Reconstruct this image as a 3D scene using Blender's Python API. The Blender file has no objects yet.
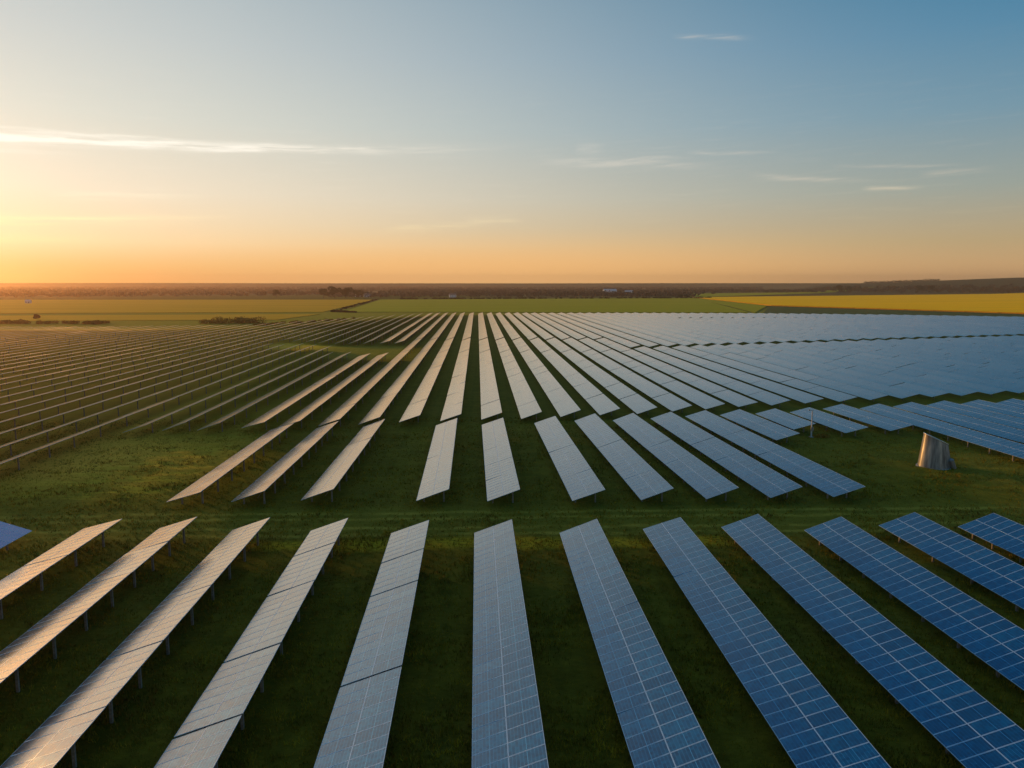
import bpy, bmesh, math, random
import numpy as np
from mathutils import Vector, Matrix, noise as mnoise

R = math.radians
rng = random.Random(7)
nrng = np.random.default_rng(11)
scene = bpy.context.scene
COL = scene.collection

# ------------------------------------------------------------------ camera, sky, sun, exposure
CAM_H = 25.4
cam_d = bpy.data.cameras.new('camera')
cam = bpy.data.objects.new('camera', cam_d); COL.objects.link(cam)
cam.location = (0, 0, CAM_H)
cam.rotation_euler = (R(90 - 7.595), 0, R(-1.83))
cam_d.sensor_width = 36.0
cam_d.lens = 36.0 * 750.0 / 1024.0
cam_d.clip_start = 0.1
cam_d.clip_end = 80000
scene.camera = cam

SUN_AZ = -48.0       # degrees from +Y, negative = left
SUN_EL = 5.2

scene.view_settings.view_transform = 'Standard'
scene.view_settings.look = 'None'
scene.view_settings.gamma = 1.0
scene.view_settings.use_curve_mapping = False
scene.view_settings.exposure = 0.2
scene.cycles.use_denoising = True
scene.cycles.max_bounces = 6
scene.cycles.volume_bounces = 1
scene.cycles.sample_clamp_indirect = 6.0


def srgb(r, g, b):
    def f(c):
        c /= 255.0
        return c / 12.92 if c <= 0.04045 else ((c + 0.055) / 1.055) ** 2.4
    return (f(r), f(g), f(b), 1.0)


class NT:
    """small helper to write node maths"""
    def __init__(self, tree):
        self.t = tree; self.n = tree.nodes; self.l = tree.links

    def new(self, typ, **kw):
        nd = self.n.new(typ)
        for k, v in kw.items():
            setattr(nd, k, v)
        return nd

    def put(self, sock, v):
        if v is None:
            return
        if isinstance(v, bpy.types.NodeSocket):
            self.l.new(v, sock)
        else:
            sock.default_value = v

    def m(self, op, a, b=None, c=None, clamp=False):
        nd = self.new('ShaderNodeMath', operation=op, use_clamp=clamp)
        self.put(nd.inputs[0], a); self.put(nd.inputs[1], b); self.put(nd.inputs[2], c)
        return nd.outputs[0]

    def add(self, a, b): return self.m('ADD', a, b)
    def sub(self, a, b): return self.m('SUBTRACT', a, b)
    def mul(self, a, b): return self.m('MULTIPLY', a, b)
    def div(self, a, b): return self.m('DIVIDE', a, b)

    def sstep(self, v, lo, hi, a=0.0, b=1.0):
        nd = self.new('ShaderNodeMapRange', interpolation_type='SMOOTHSTEP')
        self.put(nd.inputs[0], v)
        for i, x in zip((1, 2, 3, 4), (lo, hi, a, b)):
            self.put(nd.inputs[i], x)
        return nd.outputs[0]

    def lin(self, v, lo, hi, a=0.0, b=1.0):
        nd = self.new('ShaderNodeMapRange')
        self.put(nd.inputs[0], v)
        for i, x in zip((1, 2, 3, 4), (lo, hi, a, b)):
            self.put(nd.inputs[i], x)
        return nd.outputs[0]

    def mix(self, fac, a, b, blend='MIX'):
        nd = self.new('ShaderNodeMix', data_type='RGBA', blend_type=blend)
        self.put(nd.inputs[0], fac); self.put(nd.inputs[6], a); self.put(nd.inputs[7], b)
        return nd.outputs[2]

    def ramp(self, fac, stops, interp='LINEAR'):
        nd = self.new('ShaderNodeValToRGB')
        cr = nd.color_ramp; cr.interpolation = interp
        while len(cr.elements) < len(stops):
            cr.elements.new(0.5)
        for e, (p, c) in zip(cr.elements, stops):
            e.position = p
            e.color = c if len(c) == 4 else (*c, 1)
        self.put(nd.inputs[0], fac)
        return nd.outputs[0]

    def noise(self, vec, scale, detail=3.0, rough=0.55, dim='3D'):
        nd = self.new('ShaderNodeTexNoise', noise_dimensions=dim)
        self.put(nd.inputs['Vector'], vec)
        nd.inputs['Scale'].default_value = scale
        nd.inputs['Detail'].default_value = detail
        nd.inputs['Roughness'].default_value = rough
        return nd.outputs[0]

    def xyz(self, x, y, z=0.0):
        nd = self.new('ShaderNodeCombineXYZ')
        self.put(nd.inputs[0], x); self.put(nd.inputs[1], y); self.put(nd.inputs[2], z)
        return nd.outputs[0]

    def sep(self, v):
        nd = self.new('ShaderNodeSeparateXYZ'); self.put(nd.inputs[0], v)
        return nd.outputs


def build_world():
    w = bpy.data.worlds.new('World'); scene.world = w
    w.use_nodes = True
    t = NT(w.node_tree); t.n.clear()
    out = t.new('ShaderNodeOutputWorld')
    tc = t.new('ShaderNodeTexCoord')
    nv = t.new('ShaderNodeVectorMath', operation='NORMALIZE'); t.l.new(tc.outputs['Generated'], nv.inputs[0])
    x, y, z = t.sep(nv.outputs[0])
    el = t.mul(t.m('ARCSINE', z), 57.29578)                       # degrees above the horizon
    az = t.mul(t.m('ARCTAN2', x, y), 57.29578)                    # degrees from +Y
    daz = t.m('ABSOLUTE', t.sub(az, SUN_AZ))
    daz = t.m('MINIMUM', daz, t.sub(360.0, daz))
    u = t.div(t.m('MAXIMUM', el, 0.0), 90.0)
    def st(*s):
        return [(e / 90.0, srgb(*c)) for e, c in s]
    near = t.ramp(u, st((0, (224, 164, 92)), (1.2, (232, 184, 118)), (2.8, (244, 214, 168)), (6.2, (236, 221, 196)), (11, (214, 213, 200)),
                        (15.8, (196, 200, 196)), (19.5, (182, 190, 190)), (28, (142, 160, 170)), (40, (70, 110, 140)), (58, (54, 106, 146)), (78, (120, 138, 150)), (90, (125, 140, 150))))
    far = t.ramp(u, st((0, (192, 150, 108)), (1.2, (198, 160, 114)), (2.8, (178, 156, 118)), (6.2, (146, 154, 146)), (11, (108, 142, 160)),
                       (15.8, (78, 128, 158)), (19.5, (52, 116, 150)), (40, (14, 82, 132)), (58, (30, 96, 142)), (78, (120, 138, 150)), (90, (125, 140, 150))))
    side = t.sstep(daz, 9.0, 89.0)
    base = t.mix(side, near, far)
    # the warm band along the horizon stays strong towards the middle of the view
    warm = t.mul(t.sstep(el, 4.5, 0.2), t.mul(t.sstep(daz, 17.0, 43.0), t.sstep(daz, 83.0, 49.0)))
    base = t.mix(t.mul(warm, 0.85), base, srgb(250, 192, 124))
    # soft glow round the sun
    GA, GE = R(SUN_AZ + 9), R(3.2)        # the glow is brightest in the thin cloud just under and beside the sun
    sv = Vector((math.sin(GA) * math.cos(GE), math.cos(GA) * math.cos(GE), math.sin(GE)))
    dp = t.new('ShaderNodeVectorMath', operation='DOT_PRODUCT')
    t.l.new(nv.outputs[0], dp.inputs[0]); dp.inputs[1].default_value = sv
    ang = t.mul(t.m('ARCCOSINE', t.m('MINIMUM', dp.outputs['Value'], 0.999999)), 57.29578)
    glow = t.m('POWER', 2.71828, t.div(ang, -4.2))
    base = t.mix(1.0, base, t.mix(glow, (0, 0, 0, 1), (0.26, 0.22, 0.16, 1)), 'ADD')
    # unseen orange glow added left of the sun to warm the left panels
    gx = t.div(t.sub(az, -60.0), 13.0); gy = t.div(t.sub(el, 5.0), 8.0)
    gg = t.m('POWER', 2.71828, t.mul(t.add(t.mul(gx, gx), t.mul(gy, gy)), -1.0))
    base = t.mix(1.0, base, t.mix(gg, (0, 0, 0, 1), (1.15, 0.42, 0.01, 1)), 'ADD')
    # thin cirrus: every streak is a band in azimuth/elevation, frayed by stretched noise
    fray = t.noise(t.xyz(t.mul(az, 0.20), t.mul(t.sub(el, t.mul(az, 0.03)), 3.4)), 1.0, 6.0, 0.66)
    wob = t.mul(t.sub(t.noise(t.xyz(t.mul(az, 0.22), t.mul(el, 0.6), 3.0), 1.0, 2.0), 0.5), 0.55)
    elw = t.add(el, wob)
    total = None
    for a0, e0, a1, e1, hw, k in ((-55, 8.3, 4.0, 9.95, .24, 1.35), (-40, 9.3, -14, 9.75, .12, .5), (-50, 7.1, -24, 8.62, .26, .5), (3.2, 9.0, 18.3, 8.32, .26, .34), (6.3, 9.7, 8.9, 9.65, .5, .2),
                               (18.5, 7.55, 28.5, 6.75, .16, .28), (26.0, 6.36, 30.4, 6.28, .14, .36), (29.4, 7.06, 34.5, 7.04, .14, .26),
                               (13.0, 16.95, 19.5, 16.45, .13, .3), (9.0, 8.9, 15.5, 9.1, .10, .3), (14, 9.4, 22, 8.9, .10, .25), (24, 8.0, 33, 7.4, .10, .3), (-50, 3.1, -16, 4.75, .3, .9), (-50, 1.9, -25, 3.1, .33, .9),
                               (-8.5, 3.9, 2.4, 4.6, .22, .25), (-2, 4.9, 3, 4.55, .2, .3), (-30, 5.6, -19, 5.9, .3, .25),
                               (40, 8.0, 58, 9.0, .4, .5), (-85, 9.0, -52, 7.6, .6, .5), (70, 12, 110, 13, .8, .4)):
        s = (e1 - e0) / (a1 - a0)
        line = t.add(t.mul(t.sub(az, a0), s), e0)
        d = t.div(t.sub(elw, line), hw)
        g = t.m('POWER', 2.71828, t.mul(t.mul(d, d), -1.0))
        ln = a1 - a0
        ends = t.mul(t.sstep(az, a0, a0 + ln * .25), t.sstep(az, a1, a1 - ln * .5))
        v = t.mul(t.mul(g, ends), k)
        total = v if total is None else t.add(total, v)
    cloud = t.mul(total, t.sstep(fray, 0.30, 0.62))
    veil = t.mul(t.mul(t.sstep(fray, 0.50, 0.82), t.sstep(el, 2.0, 6.0)), t.mul(t.sstep(el, 17.0, 9.0), 0.10))
    cl_col = t.mix(t.sstep(el, 2.5, 8.0), srgb(255, 232, 170), t.mix(side, srgb(255, 250, 236), srgb(210, 194, 176)))
    base = t.mix(t.m('MINIMUM', t.add(cloud, veil), 0.9), base, cl_col)
    # below the horizon: dark earth tone
    base = t.mix(t.sstep(el, -0.2, -1.5), base, (0.05, 0.045, 0.03, 1))
    bg = t.new('ShaderNodeBackground'); t.l.new(base, bg.inputs[0]); bg.inputs[1].default_value = 1.08
    sky = t.new('ShaderNodeTexSky', sky_type='NISHITA')
    sky.sun_disc = False
    sky.sun_elevation = R(SUN_EL); sky.sun_rotation = R(SUN_AZ)
    sky.altitude = 100; sky.dust_density = 1.5
    bg2 = t.new('ShaderNodeBackground'); t.l.new(sky.outputs[0], bg2.inputs[0]); bg2.inputs[1].default_value = 0.05
    ad = t.new('ShaderNodeMixShader'); ad.inputs[0].default_value = 0.12
    t.l.new(bg.outputs[0], ad.inputs[1]); t.l.new(bg2.outputs[0], ad.inputs[2])
    t.l.new(ad.outputs[0], out.inputs[0])


build_world()
sd = bpy.data.lights.new('sun', 'SUN'); so = bpy.data.objects.new('sun', sd); COL.objects.link(so)
sd.energy = 1.8; sd.angle = R(2.5); sd.color = (1.0, 0.48, 0.13)
so.rotation_euler = (R(90 - SUN_EL), 0, R(-SUN_AZ + 180))
so.location = (-300, 450, 60)


# ------------------------------------------------------------------ helpers
def link(name, me, mats=(), parent=None, loc=(0, 0, 0), rot=(0, 0, 0)):
    o = bpy.data.objects.new(name, me); COL.objects.link(o)
    if me is not None and mats and not me.materials:
        for m in mats:
            me.materials.append(m)
    o.location = loc; o.rotation_euler = rot
    if parent is not None:
        o.parent = parent
    return o


def tag(o, label, cat, group=None, kind=None):
    if label: o['label'] = label
    if cat: o['category'] = cat
    if group: o['group'] = group
    if kind: o['kind'] = kind
    return o


def np_mesh(name, verts, faces, smooth=False, uvs=None, mat_idx=None):
    """verts (n,3), faces (m,k) with the same k for all"""
    verts = np.asarray(verts, dtype=np.float32); faces = np.asarray(faces, dtype=np.int32)
    me = bpy.data.meshes.new(name)
    m, k = faces.shape
    me.vertices.add(len(verts)); me.vertices.foreach_set('co', verts.ravel())
    me.loops.add(m * k); me.loops.foreach_set('vertex_index', faces.ravel())
    me.polygons.add(m)
    me.polygons.foreach_set('loop_start', np.arange(0, m * k, k, dtype=np.int32))
    me.polygons.foreach_set('loop_total', np.full(m, k, dtype=np.int32))
    if mat_idx is not None:
        me.polygons.foreach_set('material_index', np.asarray(mat_idx, dtype=np.int32))
    me.polygons.foreach_set('use_smooth', np.full(m, smooth, dtype=bool))
    if uvs is not None:
        ul = me.uv_layers.new(name='UVMap')
        ul.data.foreach_set('uv', np.asarray(uvs, dtype=np.float32)[faces.ravel()].ravel())
    me.update(calc_edges=True)
    return me


BOXF = np.array([(0, 3, 2, 1), (4, 5, 6, 7), (0, 1, 5, 4), (1, 2, 6, 5), (2, 3, 7, 6), (3, 0, 4, 7)])


def box_v(x0, x1, y0, y1, z0, z1):
    return np.array([(x0, y0, z0), (x1, y0, z0), (x1, y1, z0), (x0, y1, z0), (x0, y0, z1), (x1, y0, z1), (x1, y1, z1), (x0, y1, z1)], dtype=float)


class MB:
    def __init__(self): self.v = []; self.f = []; self.n = 0; self.mi = []
    def raw(self, v, f, mi=0):
        v = np.asarray(v, float); f = np.asarray(f, int)
        self.v.append(v); self.f.append(f + self.n); self.n += len(v); self.mi += [mi] * len(f)
    def box(self, *a, mi=0, mat=None):
        v = box_v(*a)
        if mat is not None:
            v = np.array([mat @ Vector(p) for p in v])
        self.raw(v, BOXF, mi)
    def bar(self, p, q, w, d, mi=0):
        """box section bar from p to q"""
        p = Vector(p); q = Vector(q); z = (q - p); L = z.length
        qt = z.to_track_quat('Z', 'Y'); M = Matrix.Translation(p) @ qt.to_matrix().to_4x4()
        self.box(-w / 2, w / 2, -d / 2, d / 2, 0, L, mi=mi, mat=M)
    def mesh(self, name, smooth=False):
        return np_mesh(name, np.vstack(self.v), np.vstack(self.f), smooth, None, self.mi)


def new_mat(name):
    m = bpy.data.materials.new(name); m.use_nodes = True
    t = NT(m.node_tree)
    b = t.n['Principled BSDF']
    return m, t, b


def mat_simple(name, col, rough=0.6, metal=0.0, var=0.25, scale=6.0, bump=0.0):
    m, t, b = new_mat(name)
    tc = t.new('ShaderNodeTexCoord')
    n = t.noise(tc.outputs['Object'], scale, 4.0, 0.6)
    c0 = tuple(c * (1 - var) for c in col[:3]) + (1,); c1 = tuple(min(1, c * (1 + var)) for c in col[:3]) + (1,)
    t.put(b.inputs['Base Color'], t.mix(t.sstep(n, .3, .7), c0, c1))
    b.inputs['Roughness'].default_value = rough; b.inputs['Metallic'].default_value = metal
    if bump:
        bp = t.new('ShaderNodeBump'); bp.inputs['Strength'].default_value = bump; bp.inputs['Distance'].default_value = 0.02
        t.l.new(n, bp.inputs['Height']); t.l.new(bp.outputs[0], b.inputs['Normal'])
    return m


# ------------------------------------------------------------------ materials
MOD_W = 1.15          # module size along the row
MOD_L = 1.985         # module size up the slope
TILT = 19.0
TAB_W = 4.0
LOW_Z = 0.9


def make_cells(name, banked, bright=False):
    """blue polycrystalline cells behind glass; UV is in metres (u up the slope, v along the row)"""
    m, t, b = new_mat(name)
    uv = t.new('ShaderNodeUVMap'); uv.uv_map = 'UVMap'
    u, v, _ = t.sep(uv.outputs[0])
    oi = t.new('ShaderNodeObjectInfo')
    rnd = oi.outputs['Random']
    def line(c, period, half):
        fr = t.sub(t.m('FRACT', t.add(t.div(c, period), 0.5)), 0.5)     # 0 on the line
        return t.m('LESS_THAN', t.m('ABSOLUTE', fr), half / period)
    cell = line(u, MOD_L / 10, 0.013)
    mid = line(u, MOD_L / 2, 0.018)
    cellv = line(v, MOD_W / 6, 0.003)
    lines = t.m('MAXIMUM', t.m('MAXIMUM', t.mul(cell, 0.50), t.mul(mid, 0.85)), t.mul(cellv, 0.13))
    # tone of every cell and of every module
    wn = t.new('ShaderNodeTexWhiteNoise', noise_dimensions='3D')
    t.l.new(t.xyz(t.m('FLOOR', t.div(u, MOD_L / 10)), t.m('FLOOR', t.div(v, MOD_W / 6)), t.mul(rnd, 91.0)), wn.inputs['Vector'])
    wm = t.new('ShaderNodeTexWhiteNoise', noise_dimensions='3D')
    t.l.new(t.xyz(t.m('FLOOR', t.div(u, MOD_L)), t.m('FLOOR', t.div(v, MOD_W)), t.mul(rnd, 37.0)), wm.inputs['Vector'])
    tone = t.add(t.mul(wn.outputs['Value'], 0.5), t.lin(wm.outputs['Value'], 0, 1, 0.07, 0.43))
    col = t.ramp(tone, [(0.0, (0.001, 0.048, 0.120)), (0.5, (0.001, 0.096, 0.205)), (0.8, (0.001, 0.165, 0.30)), (1.0, (0.004, 0.112, 0.25))])
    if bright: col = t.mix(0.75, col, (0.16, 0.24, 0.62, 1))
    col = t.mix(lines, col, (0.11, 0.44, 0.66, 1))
    if banked:
        # frames drawn by the module grid on the long far banks
        fr = t.m('MAXIMUM', line(u, MOD_L + .015, 0.022), line(v, MOD_W, 0.018))
        col = t.mix(t.mul(fr, 0.7), col, (0.30, 0.40, 0.48, 1))
    tc = t.new('ShaderNodeTexCoord')
    dirt = t.noise(tc.outputs['Object'], 0.9, 4.0, 0.6)
    col = t.mix(t.mul(t.sstep(dirt, 0.45, 0.8), 0.05), col, (0.25, 0.22, 0.18, 1))
    t.put(b.inputs['Base Color'], col)
    b.inputs['Metallic'].default_value = 0.62
    t.put(b.inputs['Roughness'], t.add(0.18, t.mul(t.sstep(dirt, 0.3, 0.8), 0.12)))
    b.inputs['IOR'].default_value = 1.5
    b.inputs['Specular IOR Level'].default_value = 0.3
    b.inputs['Sheen Weight'].default_value = 0.95; b.inputs['Sheen Roughness'].default_value = 0.18
    b.inputs['Sheen Tint'].default_value = (1.0, 0.64, 0.34, 1)
    b.inputs['Specular Tint'].default_value = (1.0, 0.78, 0.55, 1)
    b.inputs['Coat Weight'].default_value = 1.0
    b.inputs['Coat Roughness'].default_value = 0.13
    b.inputs['Coat IOR'].default_value = 1.75
    return m


M_CELL = make_cells('solar_cells', False)
M_BANK = make_cells('solar_cells_bank', True)
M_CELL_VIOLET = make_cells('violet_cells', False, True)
M_FRAME = mat_simple('anodised_frame', (0.46, 0.62, 0.74), 0.35, 0.3, 0.12, 3.0)
M_BACK = mat_simple('white_backsheet', (0.22, 0.22, 0.21), 0.7, 0.0, 0.15, 2.0)
M_GALV = mat_simple('galvanised_steel', (0.30, 0.25, 0.20), 0.6, 0.1, 0.3, 5.0)
M_CONC = mat_simple('weathered_concrete', (0.33, 0.31, 0.28), 0.85, 0.0, 0.25, 4.0, 0.4)


# ------------------------------------------------------------------ terrain
def smooth(v, a, b):
    tt = np.clip((v - a) / (b - a), 0, 1)
    return tt * tt * (3 - 2 * tt)


_gp = nrng.uniform(0, 6.28, (40, 2))


def wav(x, y, lam, seed, n=6):
    """sum of a few sine waves, about -1..1"""
    s = np.zeros_like(x, dtype=float)
    r = np.random.default_rng(seed)
    for i in range(n):
        a = r.uniform(0, math.pi); k = 2 * math.pi / (lam * r.uniform(0.6, 1.6)); p = r.uniform(0, 6.28)
        s += np.sin(k * (x * math.cos(a) + y * math.sin(a)) + p)
    return s / n * 1.4


def height(x, y):
    x = np.asarray(x, float); y = np.asarray(y, float)
    r = np.hypot(x, y)
    az = np.degrees(np.arctan2(x, np.maximum(y, 1e-3)))
    h = np.zeros_like(r)
    # far land swells a little, and a broad hill climbs on the right
    h += smooth(r, 2500, 7000) * (3 + 4 * wav(x, y, 5200, 5)) * smooth(r, 30000, 9000)
    h += smooth(r, 6500, 14000) * 36
    hill = smooth(az, 21.5, 26.0) * (0.55 + 0.45 * smooth(az, 25, 38)) * smooth(r, 2200, 3400) * smooth(r, 9000, 4500)
    h += hill * (50 + 3 * wav(x, y, 1600, 8))
    h += smooth(r, 160, 240) * 0.0
    # shallow lumps in the open grass left and right of the short block
    m1 = np.exp(-((x + 47) / 11) ** 2 - ((y - 104) / 14) ** 2)
    m2 = np.exp(-((x - 60) / 16) ** 2 - ((y - 98) / 10) ** 2)
    h += (m1 + m2) * (0.22 * wav(x, y * 1.7, 7, 3) + 0.16 * wav(x, y, 2.4, 4))
    return h


def build_ground():
    # polar sheet: fine near the camera, coarse at the horizon
    rad = np.concatenate([np.linspace(0.5, 20, 8), np.linspace(24, 170, 147), np.geomspace(174, 40000, 130)])
    th = np.concatenate([np.radians(np.linspace(-60, 62, 190)), np.radians(np.linspace(65, 297, 50))])
    nr, nt = len(rad), len(th)
    TH, RD = np.meshgrid(th, rad)
    X = np.sin(TH) * RD; Y = np.cos(TH) * RD
    Z = height(X, Y)
    V = np.stack([X.ravel(), Y.ravel(), Z.ravel()], 1)
    i, j = np.meshgrid(np.arange(nr - 1), np.arange(nt), indexing='ij')
    j2 = (j + 1) % nt
    F = np.stack([i * nt + j, (i + 1) * nt + j, (i + 1) * nt + j2, i * nt + j2], -1).reshape(-1, 4)[:, ::-1]
    V = np.vstack([V, [(0, 0, 0)]])
    me = np_mesh('ground', V, F, True)
    c = len(V) - 1
    bm = bmesh.new(); bm.from_mesh(me); bm.verts.ensure_lookup_table()
    for q in range(nt):
        bm.faces.new((bm.verts[c], bm.verts[(q + 1) % nt], bm.verts[q]))
    bmesh.ops.recalc_face_normals(bm, faces=bm.faces)
    bm.to_mesh(me); bm.free()
    m, t, b = new_mat('meadow_grass')
    geo = t.new('ShaderNodeNewGeometry')
    P = geo.outputs['Position']
    x, y, z = t.sep(P)
    big = t.noise(P, 0.045, 4.0, 0.6)
    med = t.noise(t.xyz(t.mul(x, 0.55), y), 0.45, 5.0, 0.65)
    fine = t.noise(t.xyz(t.mul(x, 0.5), y), 3.2, 5.0, 0.7)
    blade = t.noise(P, 14.0, 4.0, 0.7)
    g = t.add(t.mul(med, 0.5), t.add(t.mul(fine, 0.3), t.mul(blade, 0.2)))
    col = t.ramp(g, [(0.30, (0.042, 0.026, 0.002)), (0.45, (0.086, 0.058, 0.004)), (0.56, (0.140, 0.094, 0.007)), (0.70, (0.25, 0.155, 0.012))])
    # swaths left by the mower, running along the rows
    sw = t.m('SINE', t.mul(t.add(x, t.mul(t.sub(t.noise(P, 0.15, 2.0), 0.5), 1.6)), 3.1))
    col = t.mix(t.mul(t.sstep(sw, 0.2, 0.95), 0.22), col, (0.02, 0.018, 0.002, 1))
    # dry straw-coloured patches and streaks of longer grass
    dry = t.sstep(t.add(t.mul(big, 0.6), t.mul(fine, 0.4)), 0.50, 0.62)
    col = t.mix(t.mul(dry, 0.5), col, (0.17, 0.115, 0.018, 1))
    # warm glare over the left-hand field, painted brown into the ground colour
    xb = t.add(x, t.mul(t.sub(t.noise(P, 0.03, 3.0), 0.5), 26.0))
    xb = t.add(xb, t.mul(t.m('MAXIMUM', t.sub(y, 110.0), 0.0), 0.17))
    glow_tint = t.mul(t.mul(t.sstep(xb, -22.0, -66.0), t.sstep(y, 82.0, 104.0)), t.sstep(y, 450.0, 405.0))
    col = t.mix(t.mul(glow_tint, t.lin(g, 0.3, 0.6, 0.65, 1.0)), col, t.mix(g, (0.20, 0.085, 0.004, 1), (0.68, 0.30, 0.014, 1)))
    # mown lane: shorter, lighter grass
    lane = t.mul(t.sstep(y, 72.5, 74.5), t.sstep(y, 84.5, 82.5))
    col = t.mix(t.mul(lane, 0.55), col, (0.16, 0.125, 0.014, 1))
    # strip of grazing sunlight beside the service lane, painted into the grass colour
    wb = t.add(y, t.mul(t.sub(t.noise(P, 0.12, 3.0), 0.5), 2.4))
    sun_strip = t.mul(t.mul(t.sstep(wb, 69.2, 70.6), t.sstep(wb, 73.6, 72.0)), t.sstep(fine, 0.36, 0.52))
    sun_strip = t.mul(sun_strip, t.mul(t.sstep(x, -30.0, -20.0), t.sstep(x, 34.0, 18.0)))
    col = t.mix(t.mul(sun_strip, 0.9), col, (0.46, 0.29, 0.012, 1))
    strip2 = t.mul(t.mul(t.sstep(wb, 129.5, 131.0), t.sstep(wb, 134.5, 132.5)), t.sstep(fine, 0.42, 0.58))
    strip2 = t.mul(strip2, t.mul(t.sstep(x, -62.0, -50.0), t.sstep(x, -12.0, -22.0)))
    # wheel tracks pressed into the lane
    tr = None
    for yc in (74.2, 76.3, 79.6, 81.6):
        d = t.m('ABSOLUTE', t.sub(wb, yc))
        s = t.sstep(d, 0.75, 0.1)
        tr = s if tr is None else t.m('MAXIMUM', tr, s)
    col = t.mix(t.mul(tr, t.mul(t.sstep(med, 0.3, 0.6), 0.7)), col, (0.38, 0.27, 0.04, 1))
    # long yellow grass tufts in the open patch on the left
    lump = t.mul(t.mul(t.sstep(x, -63, -52), t.sstep(x, -38, -42)), t.mul(t.sstep(y, 84, 92), t.sstep(y, 121, 114)))
    st = t.noise(t.xyz(t.mul(x, 0.10), t.mul(y, 0.42), 4.0), 1.0, 4.0, 0.65)
    col = t.mix(t.mul(lump, t.mul(t.sstep(st, 0.49, 0.60), 0.9)), col, (0.34, 0.22, 0.012, 1))
    # far away the land is a patchwork of ploughed and green fields
    r = t.m('SQRT', t.add(t.mul(x, x), t.mul(y, y)))
    vor = t.new('ShaderNodeTexVoronoi', feature='F1'); vor.inputs['Scale'].default_value = 1.0
    t.l.new(t.xyz(t.mul(x, 0.0011), t.mul(y, 0.00062)), vor.inputs['Vector'])
    fs = t.sep(vor.outputs['Color'])
    fcol = t.ramp(fs[0], [(0.0, (0.060, 0.068, 0.008)), (0.3, (0.075, 0.062, 0.020)), (0.55, (0.050, 0.070, 0.008)), (0.75, (0.085, 0.075, 0.022)), (1.0, (0.07, 0.085, 0.010))], 'CONSTANT')
    fcol = t.mix(t.sstep(r, 1500, 2100), fcol, (0.050, 0.041, 0.030, 1))
    col = t.mix(t.sstep(r, 640, 900), col, fcol)
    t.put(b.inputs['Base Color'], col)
    b.inputs['Roughness'].default_value = 0.9
    b.inputs['Specular IOR Level'].default_value = 0.03
    t.put(b.inputs['Sheen Weight'], t.mul(t.add(0.22, t.mul(glow_tint, 0.85)), t.sstep(r, 1100.0, 650.0, 0.15, 1.0))); b.inputs['Sheen Roughness'].default_value = 0.5
    t.put(b.inputs['Sheen Tint'], t.mix(glow_tint, (0.62, 0.80, 0.08, 1), (1.0, 0.58, 0.10, 1)))  # orange sheen carries the same painted glare
    bp = t.new('ShaderNodeBump'); bp.inputs['Strength'].default_value = 0.8; bp.inputs['Distance'].default_value = 0.14
    t.l.new(g, bp.inputs['Height']); t.l.new(bp.outputs[0], b.inputs['Normal'])
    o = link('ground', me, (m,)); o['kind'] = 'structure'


build_ground()


def field(name, poly, lift, mat, nx=24, ny=10):
    """a crop field: raised slab over a quad (near-left, near-right, far-right, far-left)"""
    a, b_, c, d = [np.array(p, float) for p in poly]
    s = np.linspace(0, 1, nx); u = np.linspace(0, 1, ny)
    V = []
    for vv in u:
        for ss in s:
            p = (a * (1 - ss) + b_ * ss) * (1 - vv) + (d * (1 - ss) + c * ss) * vv
            V.append(p)
    V = np.array(V); Z = height(V[:, 0], V[:, 1]) + lift
    top = np.column_stack([V, Z]); bot = np.column_stack([V, Z - lift - 0.4])
    n = len(V); F = []
    for i in range(ny - 1):
        for j in range(nx - 1):
            q = i * nx + j; F.append((q, q + 1, q + nx + 1, q + nx))
    ring = [j for j in range(nx)] + [i * nx + nx - 1 for i in range(1, ny)] + [(ny - 1) * nx + j for j in range(nx - 2, -1, -1)] + [i * nx for i in range(ny - 2, 0, -1)]
    for p, q in zip(ring, ring[1:] + ring[:1]):
        F.append((q, p, p + n, q + n))
    me = np_mesh(name, np.vstack([top, bot]), F)
    o = link(name, me, (mat,)); o['kind'] = 'structure'
    return o


def crop_mat(name, ca, cb, ang, sx, sy, tram=True):
    m, t, b = new_mat(name)
    geo = t.new('ShaderNodeNewGeometry'); x, y, z = t.sep(geo.outputs['Position'])
    c, s = math.cos(R(ang)), math.sin(R(ang))
    xr = t.add(t.mul(x, c), t.mul(y, s)); yr = t.sub(t.mul(y, c), t.mul(x, s))
    n1 = t.noise(t.xyz(t.mul(xr, sx), t.mul(yr, sy)), 1.0, 4.0, 0.6)
    n2 = t.noise(geo.outputs['Position'], 0.25, 4.0, 0.7)
    f = t.sstep(t.add(t.mul(n1, 0.7), t.mul(n2, 0.3)), 0.36, 0.64)
    col = t.mix(f, (*ca, 1), (*cb, 1))
    if tram:
        fr = t.m('ABSOLUTE', t.sub(t.m('FRACT', t.div(yr, 28.0)), 0.5))
        col = t.mix(t.mul(t.m('LESS_THAN', fr, 0.06), 0.35), col, tuple(v * 0.5 for v in ca) + (1,))
    t.put(b.inputs['Base Color'], col); b.inputs['Roughness'].default_value = 0.95
    b.inputs['Specular IOR Level'].default_value = 0.1
    b.inputs['Sheen Weight'].default_value = 0.6; b.inputs['Sheen Roughness'].default_value = 0.6
    b.inputs['Sheen Tint'].default_value = tuple(min(1, v * 2.2) for v in cb) + (1,)
    return m


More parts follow.
